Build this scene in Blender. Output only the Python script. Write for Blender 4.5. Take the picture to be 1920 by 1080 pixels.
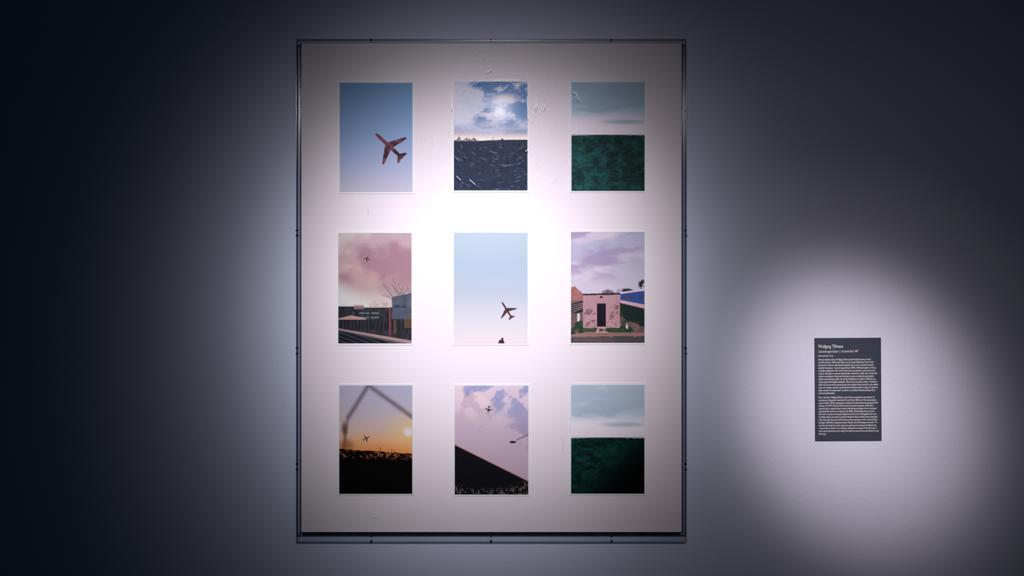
import bpy, bmesh, math, random
import numpy as np
from mathutils import Vector, Matrix

for o in list(bpy.data.objects):
    bpy.data.objects.remove(o)
scene = bpy.context.scene
R = math.radians

# ------------------------------------------------------------------ camera
EYE = 1.50           # eye height above the floor
DIST = 2.24          # camera to wall
F = 1493.3           # focal length in pixels of a 1920 wide frame (28 mm on a 36 mm sensor)
cam_data = bpy.data.cameras.new('camera')
cam_data.lens = 28.0
cam_data.sensor_width = 36.0
cam = bpy.data.objects.new('camera', cam_data)
cam.location = (0, -DIST, EYE)
cam.rotation_euler = (R(90), 0, 0)
scene.collection.objects.link(cam)
scene.camera = cam

# ------------------------------------------------------------------ world
world = bpy.data.worlds.new('dim_gallery')
scene.world = world
world.use_nodes = True
bg = world.node_tree.nodes['Background']
bg.inputs['Color'].default_value = (0.03, 0.48, 1.0, 1)
bg.inputs['Strength'].default_value = 0.0065

scene.view_settings.view_transform = 'Standard'
scene.view_settings.look = 'None'
scene.view_settings.exposure = 0.0
scene.view_settings.gamma = 1.0
scene.view_settings.use_curve_mapping = False

# ------------------------------------------------------------------ gallery spotlights
def lamp(name, loc, aim, power, color, profile, radius):
    """A track spotlight; profile = its beam as (degrees off axis, relative intensity)."""
    ld = bpy.data.lights.new(name, 'POINT')
    ld.energy = power
    ld.color = color
    ld.shadow_soft_size = radius
    ld.use_nodes = True
    nt = ld.node_tree
    em = nt.nodes['Emission']
    geo = nt.nodes.new('ShaderNodeNewGeometry')
    axis = (Vector(aim) - Vector(loc)).normalized()
    dot = nt.nodes.new('ShaderNodeVectorMath'); dot.operation = 'DOT_PRODUCT'
    dot.inputs[1].default_value = axis
    nt.links.new(geo.outputs['Incoming'], dot.inputs[0])
    ac = nt.nodes.new('ShaderNodeMath'); ac.operation = 'ARCCOSINE'
    nt.links.new(dot.outputs['Value'], ac.inputs[0])
    amax = profile[-1][0]
    sc = nt.nodes.new('ShaderNodeMath'); sc.operation = 'MULTIPLY'
    sc.inputs[1].default_value = 1.0 / R(amax)
    nt.links.new(ac.outputs[0], sc.inputs[0])
    fc = nt.nodes.new('ShaderNodeFloatCurve')
    cv = fc.mapping.curves[0]
    ks = [p[0] for p in profile]; ls = [math.log(max(p[1], 1e-4)) for p in profile]
    dense = []
    for i in range(31):                                  # eased between the measured angles
        t = amax * (i / 30) ** 1.5
        w = 1.0
        dense.append((t / amax, math.exp(float(np.mean([np.interp(abs(t + q * w), ks, ls) for q in (-1, -.5, 0, .5, 1)])))))
    cv.points[0].location = dense[0]; cv.points[-1].location = dense[-1]
    for a, v in dense[1:-1]:
        cv.points.new(a, v)
    fc.mapping.extend = 'HORIZONTAL'
    fc.mapping.update()
    nt.links.new(sc.outputs[0], fc.inputs['Value'])
    nt.links.new(fc.outputs['Value'], em.inputs['Strength'])
    ob = bpy.data.objects.new(name, ld)
    ob.location = loc
    scene.collection.objects.link(ob)
    return ob

LAMP_Y, LAMP_Z = -2.05, EYE + 0.957
lamp('artwork_spotlight', (-0.056, LAMP_Y, LAMP_Z), (-0.086, 0, EYE - 0.022), 313.0, (1.06, 1.0, 1.07),
     [(0, 1.0), (3, .99), (6, .95), (9, .736), (12, .487), (15, .230), (18, .0865), (22, .0289), (27, .0061), (34, .001), (50, 0.0)], 0.03)
lamp('label_spotlight', (0.27, LAMP_Y, LAMP_Z), (0.960, 0, EYE - 0.3215), 301.0, (1.19, 1.0, 1.0),
     [(0, .93), (3, .75), (5, .596), (7, .343), (9, .108), (11, .046), (13, .038), (16, .0215), (20, .017), (28, .009), (45, .002)], 0.03)

# ------------------------------------------------------------------ helpers
def px(x, y, d=0.0):
    """a point at depth d in front of the wall that stands at pixel (x, y) of the frame"""
    k = (DIST - d) / F
    return Vector(((x - 960) * k, -d, EYE - (y - 540) * k))

def link(name, bm, mats, parent=None):
    me = bpy.data.meshes.new(name)
    bm.to_mesh(me); bm.free()
    for m in (mats if isinstance(mats, (list, tuple)) else [mats]):
        me.materials.append(m)
    ob = bpy.data.objects.new(name, me)
    scene.collection.objects.link(ob)
    if parent is not None:
        ob.parent = parent
        ob.matrix_parent_inverse = Matrix.Identity(4)
        off = Vector((0, 0, 0)); p = parent
        while p is not None:
            off += p.location; p = p.parent
        me.transform(Matrix.Translation(-off))
    return ob

def box(bm, x0, x1, y0, y1, z0, z1, bevel=0.0, mi=0):
    vs = [bm.verts.new(p) for p in ((x0,y0,z0),(x1,y0,z0),(x1,y1,z0),(x0,y1,z0),(x0,y0,z1),(x1,y0,z1),(x1,y1,z1),(x0,y1,z1))]
    fs = [bm.faces.new([vs[i] for i in f]) for f in ((0,3,2,1),(4,5,6,7),(0,1,5,4),(1,2,6,5),(2,3,7,6),(3,0,4,7))]
    for f in fs: f.material_index = mi
    if bevel:
        bmesh.ops.bevel(bm, geom=list({e for f in fs for e in f.edges}), offset=bevel, segments=2, affect='EDGES', profile=0.5)
    return fs

def mat(name, color, rough=0.5, spec=0.5, metal=0.0):
    m = bpy.data.materials.new(name); m.use_nodes = True
    b = m.node_tree.nodes['Principled BSDF']
    b.inputs['Base Color'].default_value = (*color, 1)
    b.inputs['Roughness'].default_value = rough
    b.inputs['Specular IOR Level'].default_value = spec
    b.inputs['Metallic'].default_value = metal
    return m

def bumpy(m, scale, strength, dist, detail=3):
    nt = m.node_tree; b = nt.nodes['Principled BSDF']
    tc = nt.nodes.new('ShaderNodeTexCoord')
    n = nt.nodes.new('ShaderNodeTexNoise'); n.inputs['Scale'].default_value = scale; n.inputs['Detail'].default_value = detail
    nt.links.new(tc.outputs['Object'], n.inputs['Vector'])
    bp = nt.nodes.new('ShaderNodeBump'); bp.inputs['Strength'].default_value = strength; bp.inputs['Distance'].default_value = dist
    nt.links.new(n.outputs['Fac'], bp.inputs['Height'])
    nt.links.new(bp.outputs['Normal'], b.inputs['Normal'])
    return n

def clear(name, tint, gloss, rough, gcol=(1, 1, 1)):
    """thin clear sheet: straight-through tinted light plus a little mirror"""
    m = bpy.data.materials.new(name); m.use_nodes = True
    nt = m.node_tree; nt.nodes.clear()
    out = nt.nodes.new('ShaderNodeOutputMaterial')
    t = nt.nodes.new('ShaderNodeBsdfTransparent'); t.inputs['Color'].default_value = (*tint, 1)
    g = nt.nodes.new('ShaderNodeBsdfGlossy'); g.inputs['Roughness'].default_value = rough
    g.inputs['Color'].default_value = (*gcol, 1)
    mx = nt.nodes.new('ShaderNodeMixShader'); mx.inputs[0].default_value = gloss
    nt.links.new(t.outputs[0], mx.inputs[1]); nt.links.new(g.outputs[0], mx.inputs[2])
    nt.links.new(mx.outputs[0], out.inputs['Surface'])
    return m

# ------------------------------------------------------------------ materials
M_wall = mat('painted_plaster', (0.60, 0.66, 0.82), 0.75, 0.25)
n = bumpy(M_wall, 95, 0.35, 0.002, 4)
M_board = mat('mount_board', (0.80, 0.745, 0.785), 0.9, 0.1)
bumpy(M_board, 600, 0.1, 0.0003)
M_board_core = mat('board_core', (0.32, 0.25, 0.23), 0.9, 0.1)
M_back = mat('aluminium_batten', (0.30, 0.32, 0.36), 0.5, 0.4, 0.3)
M_paper = mat('photo_paper', (0.76, 0.76, 0.80), 0.6, 0.2)
M_front = clear('clear_acrylic', (0.985, 0.985, 0.985), 0.0003, 0.12)
M_side = clear('clear_acrylic_wall', (0.92, 0.94, 0.955), 0.13, 0.09)
M_rim = clear('acrylic_rim', (0.28, 0.32, 0.37), 0.15, 0.2)
M_screw = mat('blackened_steel', (0.02, 0.022, 0.028), 0.4, 0.5, 0.6)
M_scratch = bpy.data.materials.new('acrylic_scratch'); M_scratch.use_nodes = True
nt = M_scratch.node_tree; nt.nodes.clear()
_o = nt.nodes.new('ShaderNodeOutputMaterial'); _t = nt.nodes.new('ShaderNodeBsdfTransparent')
_d = nt.nodes.new('ShaderNodeBsdfDiffuse'); _d.inputs['Color'].default_value = (0.75, 0.85, 1.0, 1)
_m = nt.nodes.new('ShaderNodeMixShader'); _m.inputs[0].default_value = 0.42
nt.links.new(_t.outputs[0], _m.inputs[1]); nt.links.new(_d.outputs[0], _m.inputs[2]); nt.links.new(_m.outputs[0], _o.inputs['Surface'])
M_nick = mat('acrylic_nick', (0.95, 0.97, 1.0), 0.4, 0.5)
M_dirt = mat('pencil_mark', (0.25, 0.23, 0.24), 0.8, 0.1)
M_panel = mat('charcoal_panel', (0.036, 0.050, 0.072), 0.6, 0.3)
M_text = mat('white_lettering', (0.80, 0.82, 0.88), 0.7, 0.2)
M_pic = bpy.data.materials.new('photographic_print'); M_pic.use_nodes = True
nt = M_pic.node_tree
at = nt.nodes.new('ShaderNodeAttribute'); at.attribute_name = 'dye'
nt.links.new(at.outputs['Color'], nt.nodes['Principled BSDF'].inputs['Base Color'])
nt.nodes['Principled BSDF'].inputs['Roughness'].default_value = 0.55
nt.nodes['Principled BSDF'].inputs['Specular IOR Level'].default_value = 0.08

# ------------------------------------------------------------------ wall
bm = bmesh.new()
box(bm, -4.5, 4.5, 0.0, 0.12, 0.0, 3.6)
wall = link('wall_back', bm, M_wall)
wall['kind'] = 'structure'

# ------------------------------------------------------------------ pictures
NU, NV = 220, 326
VV, UU = np.meshgrid(np.linspace(0, 1, NV), np.linspace(0, 1, NU), indexing='ij')   # v down, u right
AR = 1.478

def lin(c):
    c = np.asarray(c, float) / 255.0
    return np.where(c <= 0.04045, c / 12.92, ((c + 0.055) / 1.055) ** 2.4)
def dye(c, white):
    """colour of the print itself, from its tone against the mount board beside it"""
    w = float(lin(white)) if white > 3 else white
    return np.clip(lin(c) * np.array((.79, .82, .79)) / w, 0.0, 0.95)

def vnoise(sx, sy, seed, ox=0.0, oy=0.0):
    rng = np.random.RandomState(seed)
    g = rng.rand(64, 64)
    x = (UU * sx + ox) % 63; y = (VV * AR * sy + oy) % 63
    xi = x.astype(int); yi = y.astype(int); fx = x - xi; fy = y - yi
    fx = fx * fx * (3 - 2 * fx); fy = fy * fy * (3 - 2 * fy)
    x1 = (xi + 1) % 64; y1 = (yi + 1) % 64
    return (g[yi, xi] * (1 - fx) + g[yi, x1] * fx) * (1 - fy) + (g[y1, xi] * (1 - fx) + g[y1, x1] * fx) * fy
def fbm(sx, sy, seed, octs=5, gain=0.5):
    a = 1.0; s = 0; t = 0
    for k in range(octs):
        s = s + a * vnoise(sx * 2 ** k, sy * 2 ** k, seed + k); t += a; a *= gain
    return s / t
def sm(a, b, x):
    t = np.clip((x - a) / (b - a), 0, 1); return t * t * (3 - 2 * t)
def mixc(img, col, m):
    return img * (1 - m[..., None]) + np.asarray(col) * m[..., None]
def grad(stops):
    img = np.zeros((NV, NU, 3))
    vs = [s[0] for s in stops]
    for c in range(3):
        img[..., c] = np.interp(VV, vs, [s[1][c] for s in stops])
    return img
def poly(pts):
    """soft mask of a polygon in (u, v)"""
    acc = np.zeros((NV, NU))
    for du, dv in ((-.25, -.25), (.25, -.25), (-.25, .25), (.25, .25)):
        U = UU + du / NU; V = VV + dv / NV
        ins = np.zeros((NV, NU), bool); n = len(pts)
        for i in range(n):
            x0, y0 = pts[i]; x1, y1 = pts[(i + 1) % n]
            if y0 == y1: continue
            c = ((y0 > V) != (y1 > V)) & (U < (x1 - x0) * (V - y0) / (y1 - y0) + x0)
            ins ^= c
        acc += ins
    return acc / 4
def seg(x0, y0, x1, y1, w, soft=0.004):
    X = UU; Y = VV * AR; y0 *= AR; y1 *= AR
    dx, dy = x1 - x0, y1 - y0; L = dx * dx + dy * dy
    t = np.clip(((X - x0) * dx + (Y - y0) * dy) / L, 0, 1)
    d = np.hypot(X - x0 - t * dx, Y - y0 - t * dy)
    return 1 - sm(w - soft, w + soft, d)
def blob(x, y, rx, ry, soft=0.5):
    d = np.hypot((UU - x) / rx, (VV - y) / ry)
    return 1 - sm(1 - soft, 1 + soft, d)
def airliner(cx, cy, size, ang):
    """plain swept-wing passenger jet from below, nose at the given heading"""
    half = [(0, -.50), (.035, -.44), (.045, -.30), (.045, -.10), (.46, .16), (.46, .22), (.05, .10), (.04, .34), (.17, .44), (.17, .49), (.02, .46), (0, .50)]
    pts = half + [(-x, y) for x, y in reversed(half)]
    c, s = math.cos(ang), math.sin(ang)
    return poly([(cx + (x * c - y * s) * size, cy + (x * s + y * c) * size / AR) for x, y in pts])
def rect(x0, y0, x1, y1): return poly([(x0, y0), (x1, y0), (x1, y1), (x0, y1)])

def pic_blue_sky():
    img = grad([(0, dye((68, 94, 121), 146)), (.25, dye((86, 110, 140), 162)), (.5, dye((113, 133, 166), 186)), (.75, dye((148, 156, 186), 206)), (1, dye((178, 172, 192), 214))])
    m = airliner(.68, .58, .52, R(-48))
    dk = dye((98, 52, 60), 190)
    img = mixc(img, dk, m)
    img = mixc(img, dye((45, 28, 40), 190), m * sm(.52, .62, fbm(14, 14, 5, 3)))
    return img
def pic_storm_sky():
    n1 = fbm(3.2, 5.5, 11, 7, .6); n2 = fbm(2.5, 12, 23, 5)
    img = grad([(0, dye((60, 88, 125), 165)), (.2, dye((66, 96, 138), 170)), (.4, dye((100, 120, 155), 185)), (.48, dye((170, 160, 170), 195)), (.53, dye((214, 200, 196), 200))])
    left = np.clip(1.25 - UU * 2.6 - np.abs(VV - .2) * .6, 0, 1)
    c = sm(.46, .66, n1 + left * .42 - .08 + .10 * (n2 - .5))
    img = mixc(img, dye((168, 165, 178), 172), c * (1 - sm(.36, .46, VV)) * .9)
    img = mixc(img, dye((190, 182, 190), 195), blob(.72, .40, .33, .045, .8) * .7 * sm(.3, .6, fbm(3, 11, 27, 5)))
    img = mixc(img, dye((205, 190, 185), 195), blob(.68, .15, .16, .03, .8) * .6)
    img = mixc(img, dye((150, 160, 185), 180), sm(.5, .75, fbm(4, 9, 37, 6, .6)) * (1 - sm(.4, .5, VV)) * .7)
    img = mixc(img, dye((120, 130, 158), 190), sm(.5, .6, n2) * sm(.3, .4, VV) * (1 - sm(.46, .5, VV)) * .8)
    hz = .545 - .012 * sm(.25, .7, UU)
    g = sm(-.003, .003, VV - hz)
    gt = fbm(30, 18, 31, 4); bars = .5 + .5 * np.sin(UU * 75)
    ground = dye((34, 44, 68), 215) * (.35 + .75 * gt + .10 * bars + .35 * sm(.5, .8, fbm(8, 60, 33, 4)))[..., None]
    img = img * (1 - g[..., None]) + ground * g[..., None]
    bush = (1 - sm(-.004, .004, (hz - VV) - .045 * (fbm(26, 1, 40, 4) * 1.3 - .15) * (1 - sm(.28, .36, UU)))) * (1 - sm(.30, .36, UU)) * (1 - g)
    img = mixc(img, dye((72, 58, 66), 200), bush * (.45 + .5 * (fbm(60, 60, 41, 2) > .45)))
    img = mixc(img, dye((30, 35, 50), 200), rect(.645, .522, .668, .54))
    img = mixc(img, dye((30, 35, 50), 200), rect(.528, .51, .534, .545))
    return img
def field(seed, top, fieldcol, black, w):
    n = fbm(1.8, 7, seed, 7, .6)
    img = grad([(0, dye(top[0], w[0])), (.25, dye(top[1], w[1])), (.36, dye(top[2], w[2])), (.5, dye(top[3], w[3]))])
    edge = .31 - .06 * sm(.3, .9, UU) + .22 * (n - .5)
    c = (1 - sm(-.03, .02, VV - edge))
    img = mixc(img, dye(top[1], w[1]) * .82, c * sm(.30, .62, fbm(2.5, 11, seed + 9, 6, .6) + .1 + .25 * (UU - .4)) * .85)
    img = mixc(img, dye(top[1], w[1]) * .85, np.clip(blob(.72, .365, .28, .022, .6), 0, 1) * .8)
    g = sm(-.003, .003, VV - .487 + .004 * np.sin(UU * 3))
    t = fbm(9, 16, seed + 3, 6, .75)
    gr = np.asarray(fieldcol)[None, None, :] * (.18 + .95 * sm(.25, .8, t) ** 1.5 + .25 * (fbm(50, 60, seed + 5, 2) - .4))[..., None] * (.8 + .5 * VV * (1 - UU))[..., None]
    if black:
        k = sm(.25, .8, (VV - .5) * 1.2 + (UU - .35) * .75 + (t - .5) * .5)  # vignette shade towards the lower right, put into the field's colour
        gr = gr * (1 - .95 * k[..., None])
    img = img * (1 - g[..., None]) + gr * g[..., None]
    hd = (sm(.45, .6, vnoise(60, 1, seed + 7))) * rect(0, .475, .2, .492) + rect(.75, .474, .98, .492) * sm(.3, .5, vnoise(40, 1, seed + 8))
    img = mixc(img, dye((120, 130, 135), w[3]), np.clip(hd, 0, 1) * .6)
    return img
def pic_green_field():
    return field(50, [(96, 112, 128), (110, 124, 140), (160, 152, 162), (178, 166, 178)], dye((14, 60, 58), 180), False, [135, 150, 160, 172])
def pic_vignetted_field():  # field like the green one, with vignette darkening painted into its colours
    return field(70, [(165, 170, 185), (142, 155, 172), (180, 174, 182), (172, 160, 172)], dye((5, 40, 36), 165), True, [190, 180, 175, 170])
def pic_pink_evening():
    n = fbm(2.6, 3.2, 91, 6)
    img = grad([(0, dye((186, 158, 176), 205)), (.3, dye((186, 146, 160), 210)), (.5, dye((188, 155, 165), 215)), (.68, dye((208, 196, 204), 215))])
    img = mixc(img, dye((150, 108, 130), 205), sm(.45, .7, n + .22 * (UU - .45)) * (1 - sm(.4, .62, VV)) * .75)
    ll = sm(.0, .22, (VV - .36) - UU * .42)
    img = mixc(img, dye((206, 200, 210), 205), ll)
    img = mixc(img, dye((212, 205, 208), 205), sm(.5, .75, fbm(3, 4, 97, 5) - (UU - .25) * .6) * (1 - sm(.25, .4, VV)) * .5)
    # bare tree
    rng = random.Random(4)
    tree = np.zeros((NV, NU))
    for k in range(46):
        a = R(rng.uniform(-165, -15)); r = rng.uniform(.12, .33)
        x0, y0 = .86 + rng.uniform(-.08, .1), .60 + rng.uniform(-.02, .05)
        tree = np.maximum(tree, seg(x0, y0, x0 + math.cos(a) * r, y0 + math.sin(a) * r / AR * .85, .004, .004))
    img = mixc(img, dye((105, 85, 90), 215), tree * .75)
    for k in range(26):
        a = R(rng.uniform(-150, -30)); r = rng.uniform(.04, .1); x0 = rng.uniform(.42, .68)
        img = mixc(img, dye((170, 120, 100), 215), seg(x0, .67, x0 + math.cos(a) * r, .67 + math.sin(a) * r / AR, .003, .004) * .6)
    img = mixc(img, dye((40, 34, 45), 210), airliner(.385, .235, .09, R(-80)))
    bt = fbm(40, 12, 101, 4)
    low = sm(-.003, .003, VV - .675 + .01 * (UU < .35))
    img = img * (1 - low[..., None]) + (dye((46, 44, 56), 200) * (.15 + 1.4 * bt)[..., None]) * low[..., None]
    for y in (.72, .76):
        img = mixc(img, dye((110, 118, 135), 200), rect(.2, y, .68, y + .012) * sm(.3, .6, vnoise(30, 1, 104)) * .8)
    img = mixc(img, dye((150, 108, 120), 200), rect(.21, .65, .35, .69) * .7)
    img = mixc(img, dye((78, 82, 104), 215) * 1.0, poly([(.73, .58), (1, .545), (1, .78), (.73, .78)]) * (.75 + .5 * fbm(10, 10, 107, 3)))
    img = mixc(img, dye((178, 140, 140), 200), poly([(.0, .775), (.18, .745), (.38, .775), (.38, .785), (0, .785)]) * .85)
    for k in range(20):
        x = .03 + k * .05
        img = mixc(img, dye((22, 20, 28), 200), rect(x, .79, x + .018, .88) * .8)
    img = mixc(img, dye((120, 85, 60), 215), rect(.76, .79, .79, .91) * .6 + rect(.90, .765, 1, .86) * .5)
    plat = sm(-.004, .004, VV - (.865 + .11 * UU))
    img = mixc(img, dye((92, 86, 96), 210), plat * .95)
    img = mixc(img, dye((160, 128, 134), 205), plat * (1 - sm(.008, .014, VV - (.865 + .13 * UU))) )
    tr = sm(-.004, .004, VV - (.885 + .14 * UU))
    lines = .5 + .5 * np.sin((VV - .24 * UU) * 170)
    trk = dye((34, 36, 46), 200)[None, None, :] * (.5 + 2.2 * sm(.75, .95, lines))[..., None]
    img = img * (1 - tr[..., None]) + trk * tr[..., None]
    img = mixc(img, dye((178, 70, 80), 215), rect(.695, .66, .715, .93) * .55)
    return img * np.array((.74, .78, .70))
def pic_pale_sky():
    W = 1.30
    img = grad([(0, dye((206, 224, 246), W)), (.3, dye((198, 216, 244), W)), (.55, dye((212, 220, 246), W)), (.8, dye((232, 227, 243), W * .86)), (1, dye((240, 226, 236), W * .78))])
    m = airliner(.72, .70, .27, R(-32))
    img = mixc(img, dye((88, 50, 58), 1.1), m)
    img = mixc(img, dye((62, 44, 60), 1.0), np.clip(blob(.645, 1.0, .042, .036, .15) + rect(.645, .95, .672, .975), 0, 1))
    return img * np.array((1.10, 1.10, 1.06))
def pic_hut():
    n = fbm(2.4, 3.4, 131, 6)
    img = grad([(0, dye((176, 178, 205), 205)), (.25, dye((188, 188, 214), 215)), (.5, dye((204, 202, 222), 215))])
    cl = sm(.42, .62, n + .30 * (.5 - UU))
    img = mixc(img, dye((220, 208, 224), 212), cl * .8)
    pu = sm(.44, .66, fbm(2.2, 6, 137, 6) + .30 * (.38 - UU)) * (1 - sm(.38, .50, VV))
    img = mixc(img, dye((162, 146, 184), 212), pu * .8)
    img = mixc(img, dye((206, 202, 220), 212), sm(.28, .5, VV) * .55)
    # trees behind
    img = mixc(img, dye((92, 74, 84), 210), blob(.50, .555, .085, .035, .25) * (.6 + .5 * fbm(30, 30, 141, 3)))
    img = mixc(img, dye((40, 36, 42), 205), blob(.76, .54, .10, .030, .25))
    img = mixc(img, dye((38, 36, 38), 200), np.clip(blob(.97, .47, .055, .04, .35) + rect(.955, .48, .965, .54), 0, 1) * (fbm(34, 34, 143, 2) > .42))
    img = mixc(img, dye((176, 158, 180), 205), poly([(.59, .555), (.64, .515), (.70, .52), (.71, .57), (.59, .57)]))
    img = mixc(img, dye((160, 100, 92), 212), poly([(0, .50), (.05, .49), (.16, .555), (.19, .60), (.19, .63), (0, .65)]) * (.8 + .3 * fbm(30, 30, 147, 2)))
    # ground
    g = sm(-.003, .003, VV - .62)
    gn = fbm(22, 26, 151, 5)
    ground = mixc(np.zeros((NV, NU, 3)) + dye((112, 88, 88), 200), dye((36, 62, 48), 200), sm(.45, .55, fbm(8, 9, 155, 5) + .25 * (UU - .5)))
    ground = ground * (.45 + 1.1 * gn)[..., None]
    img = img * (1 - g[..., None]) + ground * g[..., None]
    img = mixc(img, dye((44, 38, 46), 208), poly([(0, .65), (.18, .62), (.18, .72), (0, .74)]))
    for k in range(4):
        img = mixc(img, dye((150, 130, 140), 208), seg(0, .665 + k * .022, .17, .64 + k * .014, .004))
    img = mixc(img, dye((24, 36, 34), 200), poly([(.66, .64), (1, .70), (1, .86), (.72, .78)]) * (.7 + .3 * gn))
    # long blue coach on the right
    img = mixc(img, dye((206, 190, 206), 195), poly([(.67, .545), (1, .51), (1, .53), (.67, .56)]))
    img = mixc(img, dye((48, 76, 140), 195), poly([(.67, .56), (1, .53), (1, .66), (.67, .62)]))
    img = mixc(img, dye((200, 160, 176), 195), poly([(.67, .615), (1, .655), (1, .69), (.67, .64)]))
    for a in (.70, .78, .92):
        img = mixc(img, dye((70, 66, 92), 195), poly([(a, .575), (a + .07, .567), (a + .07, .61), (a, .605)]) * .9)
    # path
    img = mixc(img, dye((168, 122, 122), 205), poly([(0, .925), (.25, .90), (.55, .905), (1, .91), (1, .94), (0, .945)]) * .7)
    img = mixc(img, dye((78, 74, 80), 200), sm(-.004, .004, VV - .95) * .75)
    # rendered hut
    hut = rect(.165, .57, .665, .865)
    hc = dye((188, 148, 158), 212)[None, None, :] * (.82 + .34 * fbm(14, 14, 161, 5))[..., None]
    img = img * (1 - hut[..., None]) + hc * hut[..., None]
    stain = sm(.52, .66, fbm(18, 22, 163, 5, .65)) * rect(.18, .66, .65, .86) * (1 - rect(.34, .6, .49, .87))
    img = mixc(img, dye((92, 70, 84), 212), stain * .7)
    img = mixc(img, dye((50, 40, 50), 210), poly([(.15, .558), (.67, .55), (.67, .566), (.19, .572), (.15, .568)]))
    img = mixc(img, dye((24, 22, 36), 210), rect(.355, .645, .475, .855))
    img = mixc(img, dye((40, 30, 40), 210), rect(.395, .58, .43, .597))
    img = mixc(img, dye((205, 165, 170), 212), poly([(.37, .855), (.465, .855), (.50, .91), (.33, .91)]) * .9)
    for s in range(7):                                   # rubble and tufts at its foot
        x = .1 + .1 * s
        img = mixc(img, dye((60, 74, 56), 205), blob(x, .885, .05, .014, .5) * (gn > .48))
    img = mixc(img, dye((205, 195, 205), 205), poly([(.74, .86), (.76, .82), (.78, .86), (.77, .88)]) + poly([(.085, .74), (.12, .73), (.12, .80), (.085, .81)]))
    return img * np.array((.74, .70, .71))
def pic_sunset():
    img = grad([(0, dye((150, 152, 172), 185)), (.2, dye((164, 160, 172), 190)), (.38, dye((186, 166, 160), 190)), (.5, dye((206, 158, 122), 188)), (.6, dye((204, 128, 66), 182))])
    img = mixc(img, dye((250, 190, 110), 200), blob(.97, .43, .24, .13, .9) * .55)
    img = mixc(img, dye((255, 246, 228), 170), blob(.94, .43, .055, .035, .7))
    # soft out-of-focus branch across the top and down the left side
    br = seg(.0, .12, .34, .055, .035, .035) * .0
    br = np.maximum(br, seg(.40, .0, .12, .30, .027, .034))
    br = np.maximum(br, seg(.40, .0, 1.02, .30, .027, .036))
    br = np.maximum(br, seg(.12, .30, .06, .58, .016, .030))
    img = mixc(img, dye((78, 66, 74), 188), br * .85)
    img = mixc(img, dye((58, 34, 28), 188), blob(.07, .40, .035, .06, .7) * .8)
    img = mixc(img, dye((120, 70, 40), 188), blob(.10, .55, .09, .05, .7) * .7)
    img = mixc(img, dye((46, 34, 38), 188), airliner(.375, .487, .115, R(62)))
    hz = .585 + .045 * UU + .006 * (vnoise(30, 1, 171) - .5)
    g = sm(-.003, .003, VV - hz)
    img = mixc(img, (0.0012, 0.0009, 0.0012), g)
    gl = sm(.52, .68, fbm(26, 34, 175, 4)) * np.clip(1 - np.abs(VV - (.625 + .02 * UU)) / .05, 0, 1) * g
    img = mixc(img, dye((150, 88, 60), 185), gl * .85)
    gl2 = sm(.55, .7, fbm(14, 60, 177, 3)) * np.clip(1 - np.abs(VV - (.70 - .06 * UU)) / .06, 0, 1) * sm(.6, .9, UU) * g
    img = mixc(img, dye((120, 50, 34), 185), gl2 * .6)
    for x, h in ((.565, .05), (.42, .03), (.72, .035), (.75, .03)):
        img = mixc(img, dye((80, 40, 30), 188), rect(x - .003, .60 + .03 * x - h, x + .003, .62))
    return img * np.array((.80, .76, .80))
def pic_roof_edge():
    n = fbm(3.2, 3.6, 191, 6)
    img = grad([(0, dye((150, 160, 200), 215)), (.3, dye((160, 160, 195), 215)), (.6, dye((166, 146, 168), 205)), (1, dye((156, 138, 160), 195))])
    cl = sm(.40, .55, n + .55 * (VV - .16) - .22 * (UU - .55))
    img = img * (.86 + .28 * fbm(4, 5, 197, 6, .6))[..., None]
    img = mixc(img, dye((200, 184, 202), 218), cl * (1 - .35 * sm(.2, .7, VV)))
    img = mixc(img, dye((236, 222, 230), 222), sm(.48, .62, fbm(5, 5, 195, 5) + .2 * (.3 - VV)) * (1 - sm(.1, .42, VV)) * .7)
    img = mixc(img, dye((36, 32, 44), 215), airliner(.46, .225, .115, R(190)))
    ln = VV - (.54 + .335 * UU)
    dk = sm(-.003, .003, ln)
    tx = fbm(40, 34, 201, 4)
    img = mixc(img, dye((13, 14, 20), 200), dk)
    st = dk * sm(.50, .64, tx) * sm(.24, .32, ln - .10 * (1 - UU) + .28 * UU * UU) 
    img = mixc(img, dye((92, 88, 80), 190), st * .8)
    img = mixc(img, dye((196, 120, 100), 205), dk * (1 - sm(.004, .010, ln)) * .6)
    img = mixc(img, dye((28, 26, 40), 205), np.clip(seg(.84, .50, 1.0, .448, .005) + blob(.79, .518, .045, .011, .2), 0, 1))
    return img * np.array((.88, .79, .79))

def picture(parent, x0, x1, y0, y1, fn, d):
    a = px(x0, y0, d); b = px(x1, y1, d)
    xs = a.x + (b.x - a.x) * UU; zs = a.z + (b.z - a.z) * VV
    off = Vector((0, 0, 0)); p = parent
    while p is not None:
        off += p.location; p = p.parent
    co = np.stack([xs - off.x, np.full_like(xs, -d - off.y), zs - off.z], -1).reshape(-1, 3)
    idx = np.arange(NU * NV).reshape(NV, NU)
    f = np.stack([idx[:-1, :-1], idx[1:, :-1], idx[1:, 1:], idx[:-1, 1:]], -1).reshape(-1, 4)
    me = bpy.data.meshes.new('picture')
    me.vertices.add(len(co)); me.vertices.foreach_set('co', co.ravel())
    me.loops.add(f.size); me.loops.foreach_set('vertex_index', f.ravel())
    me.polygons.add(len(f)); me.polygons.foreach_set('loop_start', np.arange(0, f.size, 4))
    me.update(calc_edges=True)
    ca = me.color_attributes.new('dye', 'FLOAT_COLOR', 'POINT')
    img = np.clip(fn(), 0, 1)
    rgba = np.concatenate([img.reshape(-1, 3), np.ones((NU * NV, 1))], 1)
    ca.data.foreach_set('color', rgba.ravel())
    me.materials.append(M_pic)
    ob = bpy.data.objects.new('picture', me)
    scene.collection.objects.link(ob); ob.parent = parent
    return ob

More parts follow.
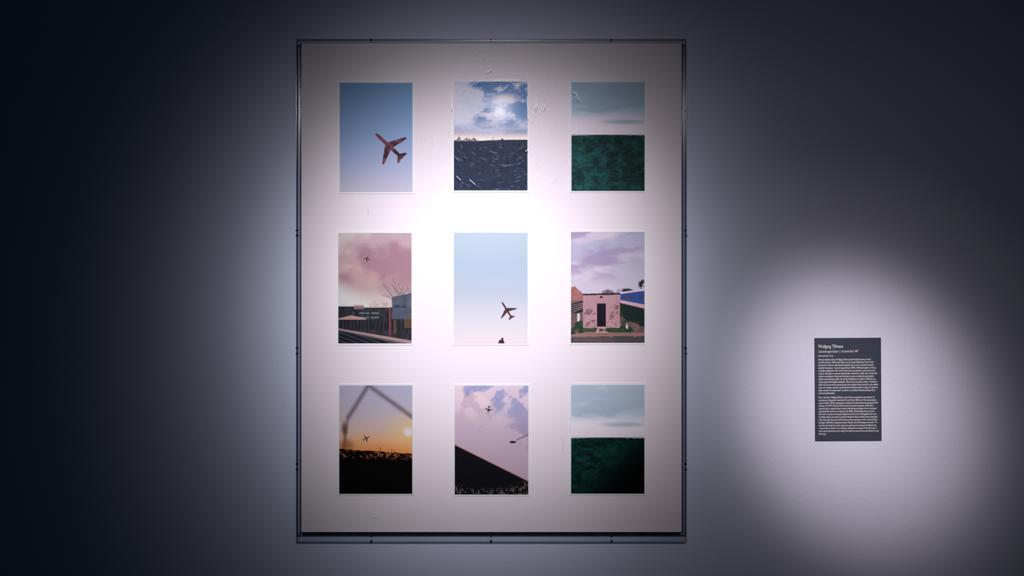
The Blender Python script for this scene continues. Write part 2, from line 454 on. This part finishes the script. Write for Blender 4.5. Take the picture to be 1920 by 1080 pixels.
# ------------------------------------------------------------------ the framed work
D_BOX = 0.040                      # depth of the acrylic box
D_BOARD = 0.022
T = 0.004                          # sheet thickness
a = px(555.3, 73.3, D_BOX); b = px(1286.7, 1006.8, D_BOX)
X0, X1, Z1, Z0 = a.x, b.x, a.z, b.z
frame = bpy.data.objects.new('framed_photo_grid', None)
frame.location = ((X0 + X1) / 2, 0, Z0)
scene.collection.objects.link(frame)
frame['label'] = 'large clear acrylic box frame holding nine small colour photographs on a white board'
frame['category'] = 'framed artwork'

bm = bmesh.new()                   # battens behind the board
c = px(565.5, 80.5, D_BOARD); e = px(1277.5, 997.5, D_BOARD)
ins = 0.022
for (x0, x1, z0, z1) in ((c.x + ins, e.x - ins, c.z - ins - .03, c.z - ins), (c.x + ins, e.x - ins, e.z + ins, e.z + ins + .03),
                         (c.x + ins, c.x + ins + .03, e.z + ins + .03, c.z - ins - .03), (e.x - ins - .03, e.x - ins, e.z + ins + .03, c.z - ins - .03)):
    box(bm, x0, x1, -(D_BOARD - .004), 0.0, z0, z1)
link('backing_frame', bm, M_back, frame)

bm = bmesh.new()                   # mount board, its cut edge brown
fs = box(bm, c.x, e.x, -D_BOARD, -D_BOARD + .004, e.z, c.z)
for f in fs:
    f.material_index = 0 if abs(f.normal.y) > .5 else 1
bm.normal_update()
for f in bm.faces:
    f.material_index = 0 if abs(f.normal.y) > .5 else 1
board = link('mount_board', bm, [M_board, M_board_core], frame)
board['label'] = 'off-white mount board'
# a few marks on the board
def sliver(bm, pts, w, y, mi=0):
    """a tapered hairline through the points"""
    n = len(pts); pts = [Vector(p) for p in pts]; prev = None
    for i, p in enumerate(pts):
        t = (pts[min(i + 1, n - 1)] - pts[max(i - 1, 0)]).normalized()
        nn = Vector((-t.y, t.x)) * w / 2 * (0.35 if i in (0, n - 1) and n > 2 else 1)
        cur = [bm.verts.new((q.x, y, q.y)) for q in (p + nn, p - nn)]
        if prev: bm.faces.new((prev[0], prev[1], cur[1], cur[0])).material_index = mi
        prev = cur
def P2(x, y, d):
    v = px(x, y, d); return (v.x, v.z)
dd = D_BOARD + .0003
for pts, w in (([(696, 972.5), (703, 971.5), (710, 972)], .0007), ([(690, 388), (690.5, 401)], .0006), ([(1051, 816), (1057, 830), (1056, 842), (1052, 852)], .0005)):
    bm = bmesh.new()
    sliver(bm, [P2(x, y, dd) for x, y in pts], w, -dd)
    link('scuff_mark', bm, M_dirt, board)

prints = [
 ((633, 777, 152, 363.5), (637, 773.3, 155.3, 359.8), pic_blue_sky, 'print of a reddish aircraft in a clear blue sky'),
 ((847.5, 992, 151, 360.5), (851, 989, 153.3, 357), pic_storm_sky, 'print of dark clouds over a slate blue slope'),
 ((1067.5, 1212, 150.5, 361), (1071.5, 1208.7, 154, 358), pic_green_field, 'print of a green field under a grey sky, upper right'),
 ((630.5, 775, 434, 647.5), (634.3, 771.7, 436.8, 643.8), pic_pink_evening, 'print of a pink evening sky over low dark buildings'),
 ((847.5, 993, 433, 647.5), (850.8, 989.3, 436.3, 643.8), pic_pale_sky, 'print of a small aircraft in a very pale blue sky'),
 ((1067.5, 1212, 432.3, 646.6), (1070.5, 1208.5, 434.8, 642.8), pic_hut, 'print of a pinkish hut under a lilac cloudy sky'),
 ((632, 777, 720, 929), (636, 773, 722.6, 926), pic_sunset, 'print of an orange sunset over black ground'),
 ((848.5, 994, 720.5, 930), (852.6, 990.5, 723.3, 927.2), pic_roof_edge, 'print of a black roof edge slanting below lilac clouds'),
 ((1067, 1212, 718.5, 929), (1070.8, 1208.3, 721.8, 925.6), pic_vignetted_field, 'print of a green field, vignette shade painted in, under a pale sky, lower right'),
]
for paper, im, fn, lab in prints:
    dp = D_BOARD + .0015
    p = px(paper[0], paper[2], dp); q = px(paper[1], paper[3], dp)
    bm = bmesh.new()
    box(bm, p.x, q.x, -dp, -D_BOARD, q.z, p.z)
    sheet = link('photo_print', bm, M_paper, frame)
    sheet['label'] = lab
    picture(sheet, im[0], im[1], im[2], im[3], fn, dp + .0004)

# acrylic box: a front sheet and four side sheets
bm = bmesh.new()
box(bm, X0, X1, -D_BOX, -D_BOX + T, Z0, Z1)
bm.normal_update()
for f in bm.faces: f.material_index = 0 if abs(f.normal.y) > .5 else 1
front = link('front_pane', bm, [M_front, M_rim], frame)
front['label'] = 'clear acrylic front sheet with fine scratches'
for (x0, x1, z0, z1) in ((X0, X0 + T, Z0, Z1), (X1 - T, X1, Z0, Z1), (X0 + T, X1 - T, Z1 - T, Z1), (X0 + T, X1 - T, Z0, Z0 + T)):
    bm = bmesh.new()
    box(bm, x0, x1, -D_BOX + T, -.001, z0, z1)
    bm.normal_update()
    for f in bm.faces: f.material_index = 1 if abs(f.normal.y) > .5 else 0
    link('side_pane', bm, [M_side, M_rim], frame)

# scratches in the front sheet
rng = random.Random(7)
bm = bmesh.new(); ds = D_BOX + .0002
C0 = (940, 208)
for k in range(420):
    r = 12 + 150 * rng.random() ** .8
    a0 = rng.uniform(0, 360); cx, cy = C0
    x = cx + r * math.cos(R(a0)); y = cy + r * math.sin(R(a0)) * 1.05
    if y < 85 or x < 600: continue
    L = rng.uniform(3, 14) / r
    pts = [P2(cx + r * math.cos(R(a0) + t * L), cy + r * 1.05 * math.sin(R(a0) + t * L), ds) for t in (0, .5, 1)]
    sliver(bm, pts, rng.uniform(.0003, .0007), -ds, 0)
for pts in ([(925, 149.5), (975, 149.5)], [(988, 180), (990, 222)], [(846.5, 178), (847, 205)]):
    sliver(bm, [P2(x, y, ds) for x, y in pts], .0008, -ds, 1)
for pts in ([(913, 134), (922, 128)], [(1073, 171), (1079, 176), (1085, 184), (1090, 192)], [(1072, 172), (1080, 173), (1084, 182)], [(1077, 180), (1083, 186)],
            [(1002, 203), (1006, 192)], [(1004, 206), (1008, 195)], [(1019, 205), (1022, 196)], [(905, 172), (906, 182)], [(947, 166), (953, 159)],
            [(895, 156), (898, 152)], [(985, 284), (991, 279)], [(856, 330), (864, 338)], [(880, 336), (891, 346)]):
    sliver(bm, [P2(x, y, ds) for x, y in pts], .0009, -ds, 1)
sc = link('scratches', bm, [M_scratch, M_nick], front)
sc['kind'] = 'stuff'

# screws through the side sheets
def screw(x, z, axis, sgn):
    bm = bmesh.new()
    bmesh.ops.create_cone(bm, cap_ends=True, segments=16, radius1=.0036, radius2=.0026, depth=.003)
    bmesh.ops.create_cone(bm, cap_ends=True, segments=10, radius1=.0016, radius2=.0016, depth=.006, matrix=Matrix.Translation((0, 0, -.003)))
    rot = {'z': Matrix.Rotation(0 if sgn > 0 else math.pi, 4, 'X'), 'x': Matrix.Rotation(R(90) * sgn, 4, 'Y')}[axis]
    dpt = .031
    o = Vector((x, -dpt, z)) + (Vector((0, 0, .0015 * sgn)) if axis == 'z' else Vector((.0015 * sgn, 0, 0)))
    bmesh.ops.transform(bm, matrix=Matrix.Translation(o) @ rot, verts=bm.verts)
    link('screw', bm, M_screw, frame)
for x in (696, 920.5, 1146):
    screw(px(x, 72, .03).x, Z1, 'z', 1)
    screw(px(x, 72, .03).x, Z0, 'z', -1)
for y in (208, 432, 653, 870):
    screw(X0, px(0, y, .03).z, 'x', -1)
    screw(X1, px(0, y, .03).z, 'x', 1)

# ------------------------------------------------------------------ wall text panel
DP = 0.004
p = px(1528.2, 633.6, DP); q = px(1652.6, 826.2, DP)
panel = bpy.data.objects.new('wall_label', None)
panel.location = ((p.x + q.x) / 2, 0, (p.z + q.z) / 2)
scene.collection.objects.link(panel)
panel['label'] = 'dark charcoal text panel with small white lettering on the wall right of the framed photographs'
panel['category'] = 'wall label'
bm = bmesh.new()
box(bm, p.x, q.x, -DP, 0, q.z, p.z, .0006)
link('panel', bm, M_panel, panel)

def text_mesh(name, lines, parent):
    """lines: (string, pixel x, pixel y of baseline, size, width in pixels or None, shear, boldness)"""
    bmj = bmesh.new()
    for (s, x, y, size, wpx, shear, bold) in lines:
        cu = bpy.data.curves.new('t', 'FONT')
        cu.body = s; cu.size = size; cu.shear = shear; cu.offset = bold; cu.resolution_u = 3
        ob = bpy.data.objects.new('t', cu)
        scene.collection.objects.link(ob)
        bpy.context.view_layer.update()
        dg = bpy.context.evaluated_depsgraph_get()
        me = bpy.data.meshes.new_from_object(ob.evaluated_get(dg))
        wid = max(v.co.x for v in me.vertices) - min(v.co.x for v in me.vertices)
        k = (wpx * (DIST - DP) / F) / wid if wpx else 1.0
        o = px(x, y, DP + .0003)
        me.transform(Matrix(((k, 0, 0, o.x), (0, 0, -1, o.y), (0, 1, 0, o.z), (0, 0, 0, 1))))
        bmj.from_mesh(me)
        bpy.data.objects.remove(ob); bpy.data.meshes.remove(me); bpy.data.curves.remove(cu)
    return link(name, bmj, M_text, parent)

TX = 1534.7
text_mesh('heading', [('Wolfgang Tillmans', TX, 652.0, .0128, 46.5, 0, 0)], panel)
text_mesh('subheading', [('Concorde Izgara Düzeni', TX, 660.8, .0092, 37, .3, 0), ('|', 1574.3, 660.8, .0085, None, 0, 0),
                         ('Concorde Grid, 1997', 1577.6, 660.6, .0092, 31.5, .3, 0)], panel)
text_mesh('medium_line', [('Kromojenik baskı / C-print', TX, 668.3, .0068, 28, 0, 0)], panel)
tr = ["Almanya doğumlu sanatçı, Wolfgang Tillmans güncel fotoğraf sanatının önemli",
      "temsilcilerinden biri. 2000 yılında İngiltere'nin en prestijli ödüllerinden Turner Prize'a",
      "layık görülen Tillmans'ın çalışmalarında gündelik hayat ve onun sürprizlerle deneysel",
      "teknikleri birleştiriyor. Concorde Izgara Düzeni (1997), 1960'larda İngiltere ve Fransa",
      "ortaklığında geliştirilen, New York–Londra arası uçuş süresini üç saate indirerek bu",
      "tarihte, teknoloji ve tasarım bakımından önemli bir yenilik olan Concorde",
      "uçaklarına odaklanıyor. Heathrow Havalimanı çevresi ve semtlerden görüntülerle,",
      "banliyö manzaralarıyla çekilen Concorde fotoğrafları, bu uçakların 2003'teki son",
      "uçuşuna giden tarihini belgeler niteliktedir. Tillmans bu seri için şunları söylüyor: \"Seçilmiş bir",
      "azınlık için Concorde ile uçmak göz alıcı ama sıkışık ve biraz sıkıcı bir rutin olabilir;",
      "oysa onu havada, inerken veya kalkarken izlemek tuhaf ve özgür bir gösteri,",
      "süper modern bir anakronizm ve zamanı ve mesafeyi teknoloji yoluyla aşma",
      "arzusunun bir görüntüsüdür.\""]
trw = [98, 104, 103, 108, 106, 110, 104, 107, 110, 112, 111, 106, 31]
en = ["Born in Germany, Wolfgang Tillmans is one of the most important representatives of",
      "contemporary photography. Awarded the Turner Prize in 2000, one of the most prestigious",
      "awards in Britain, Tillmans photographs everyday life and relations by surprising experimental",
      "technique. This 1997 Concorde Grid focuses on Concorde aeroplanes, which held an",
      "important place in aviation history in terms of technology and design and were developed",
      "jointly by British and French companies in the 1960s, revolutionising the journey from",
      "New York to London by reducing the flight time to three hours. Photographed with views",
      "of airfields, airports and suburbs around the Heathrow Airport district, these photographs",
      "of the Concorde document the final history of these aeroplanes, which conducted their",
      "last flight in 2003 before being discontinued. Tillmans said the following on this series: \"For",
      "the chosen few, flying Concorde is apparently a glamorous but cramped and slightly boring",
      "routine whilst to watch it in air, landing or taking-off is a strange and free spectacle, a",
      "super modern anachronism and an image of the desire to overcome time and distance through",
      "technology.\""]
enw = [105, 109, 111, 103, 108, 105, 108, 110, 110, 110, 108, 108, 112, 14]
body = [(s, TX, 675.4 + i * 5.25, .0071, w, 0, 0) for i, (s, w) in enumerate(zip(tr, trw))]
text_mesh('paragraph', body, panel)
body = [(s, TX, 746.3 + i * 5.26, .0071, w, 0, 0) for i, (s, w) in enumerate(zip(en, enw))]
text_mesh('paragraph', body, panel)
panel.rotation_euler = (0, R(-0.35), 0)
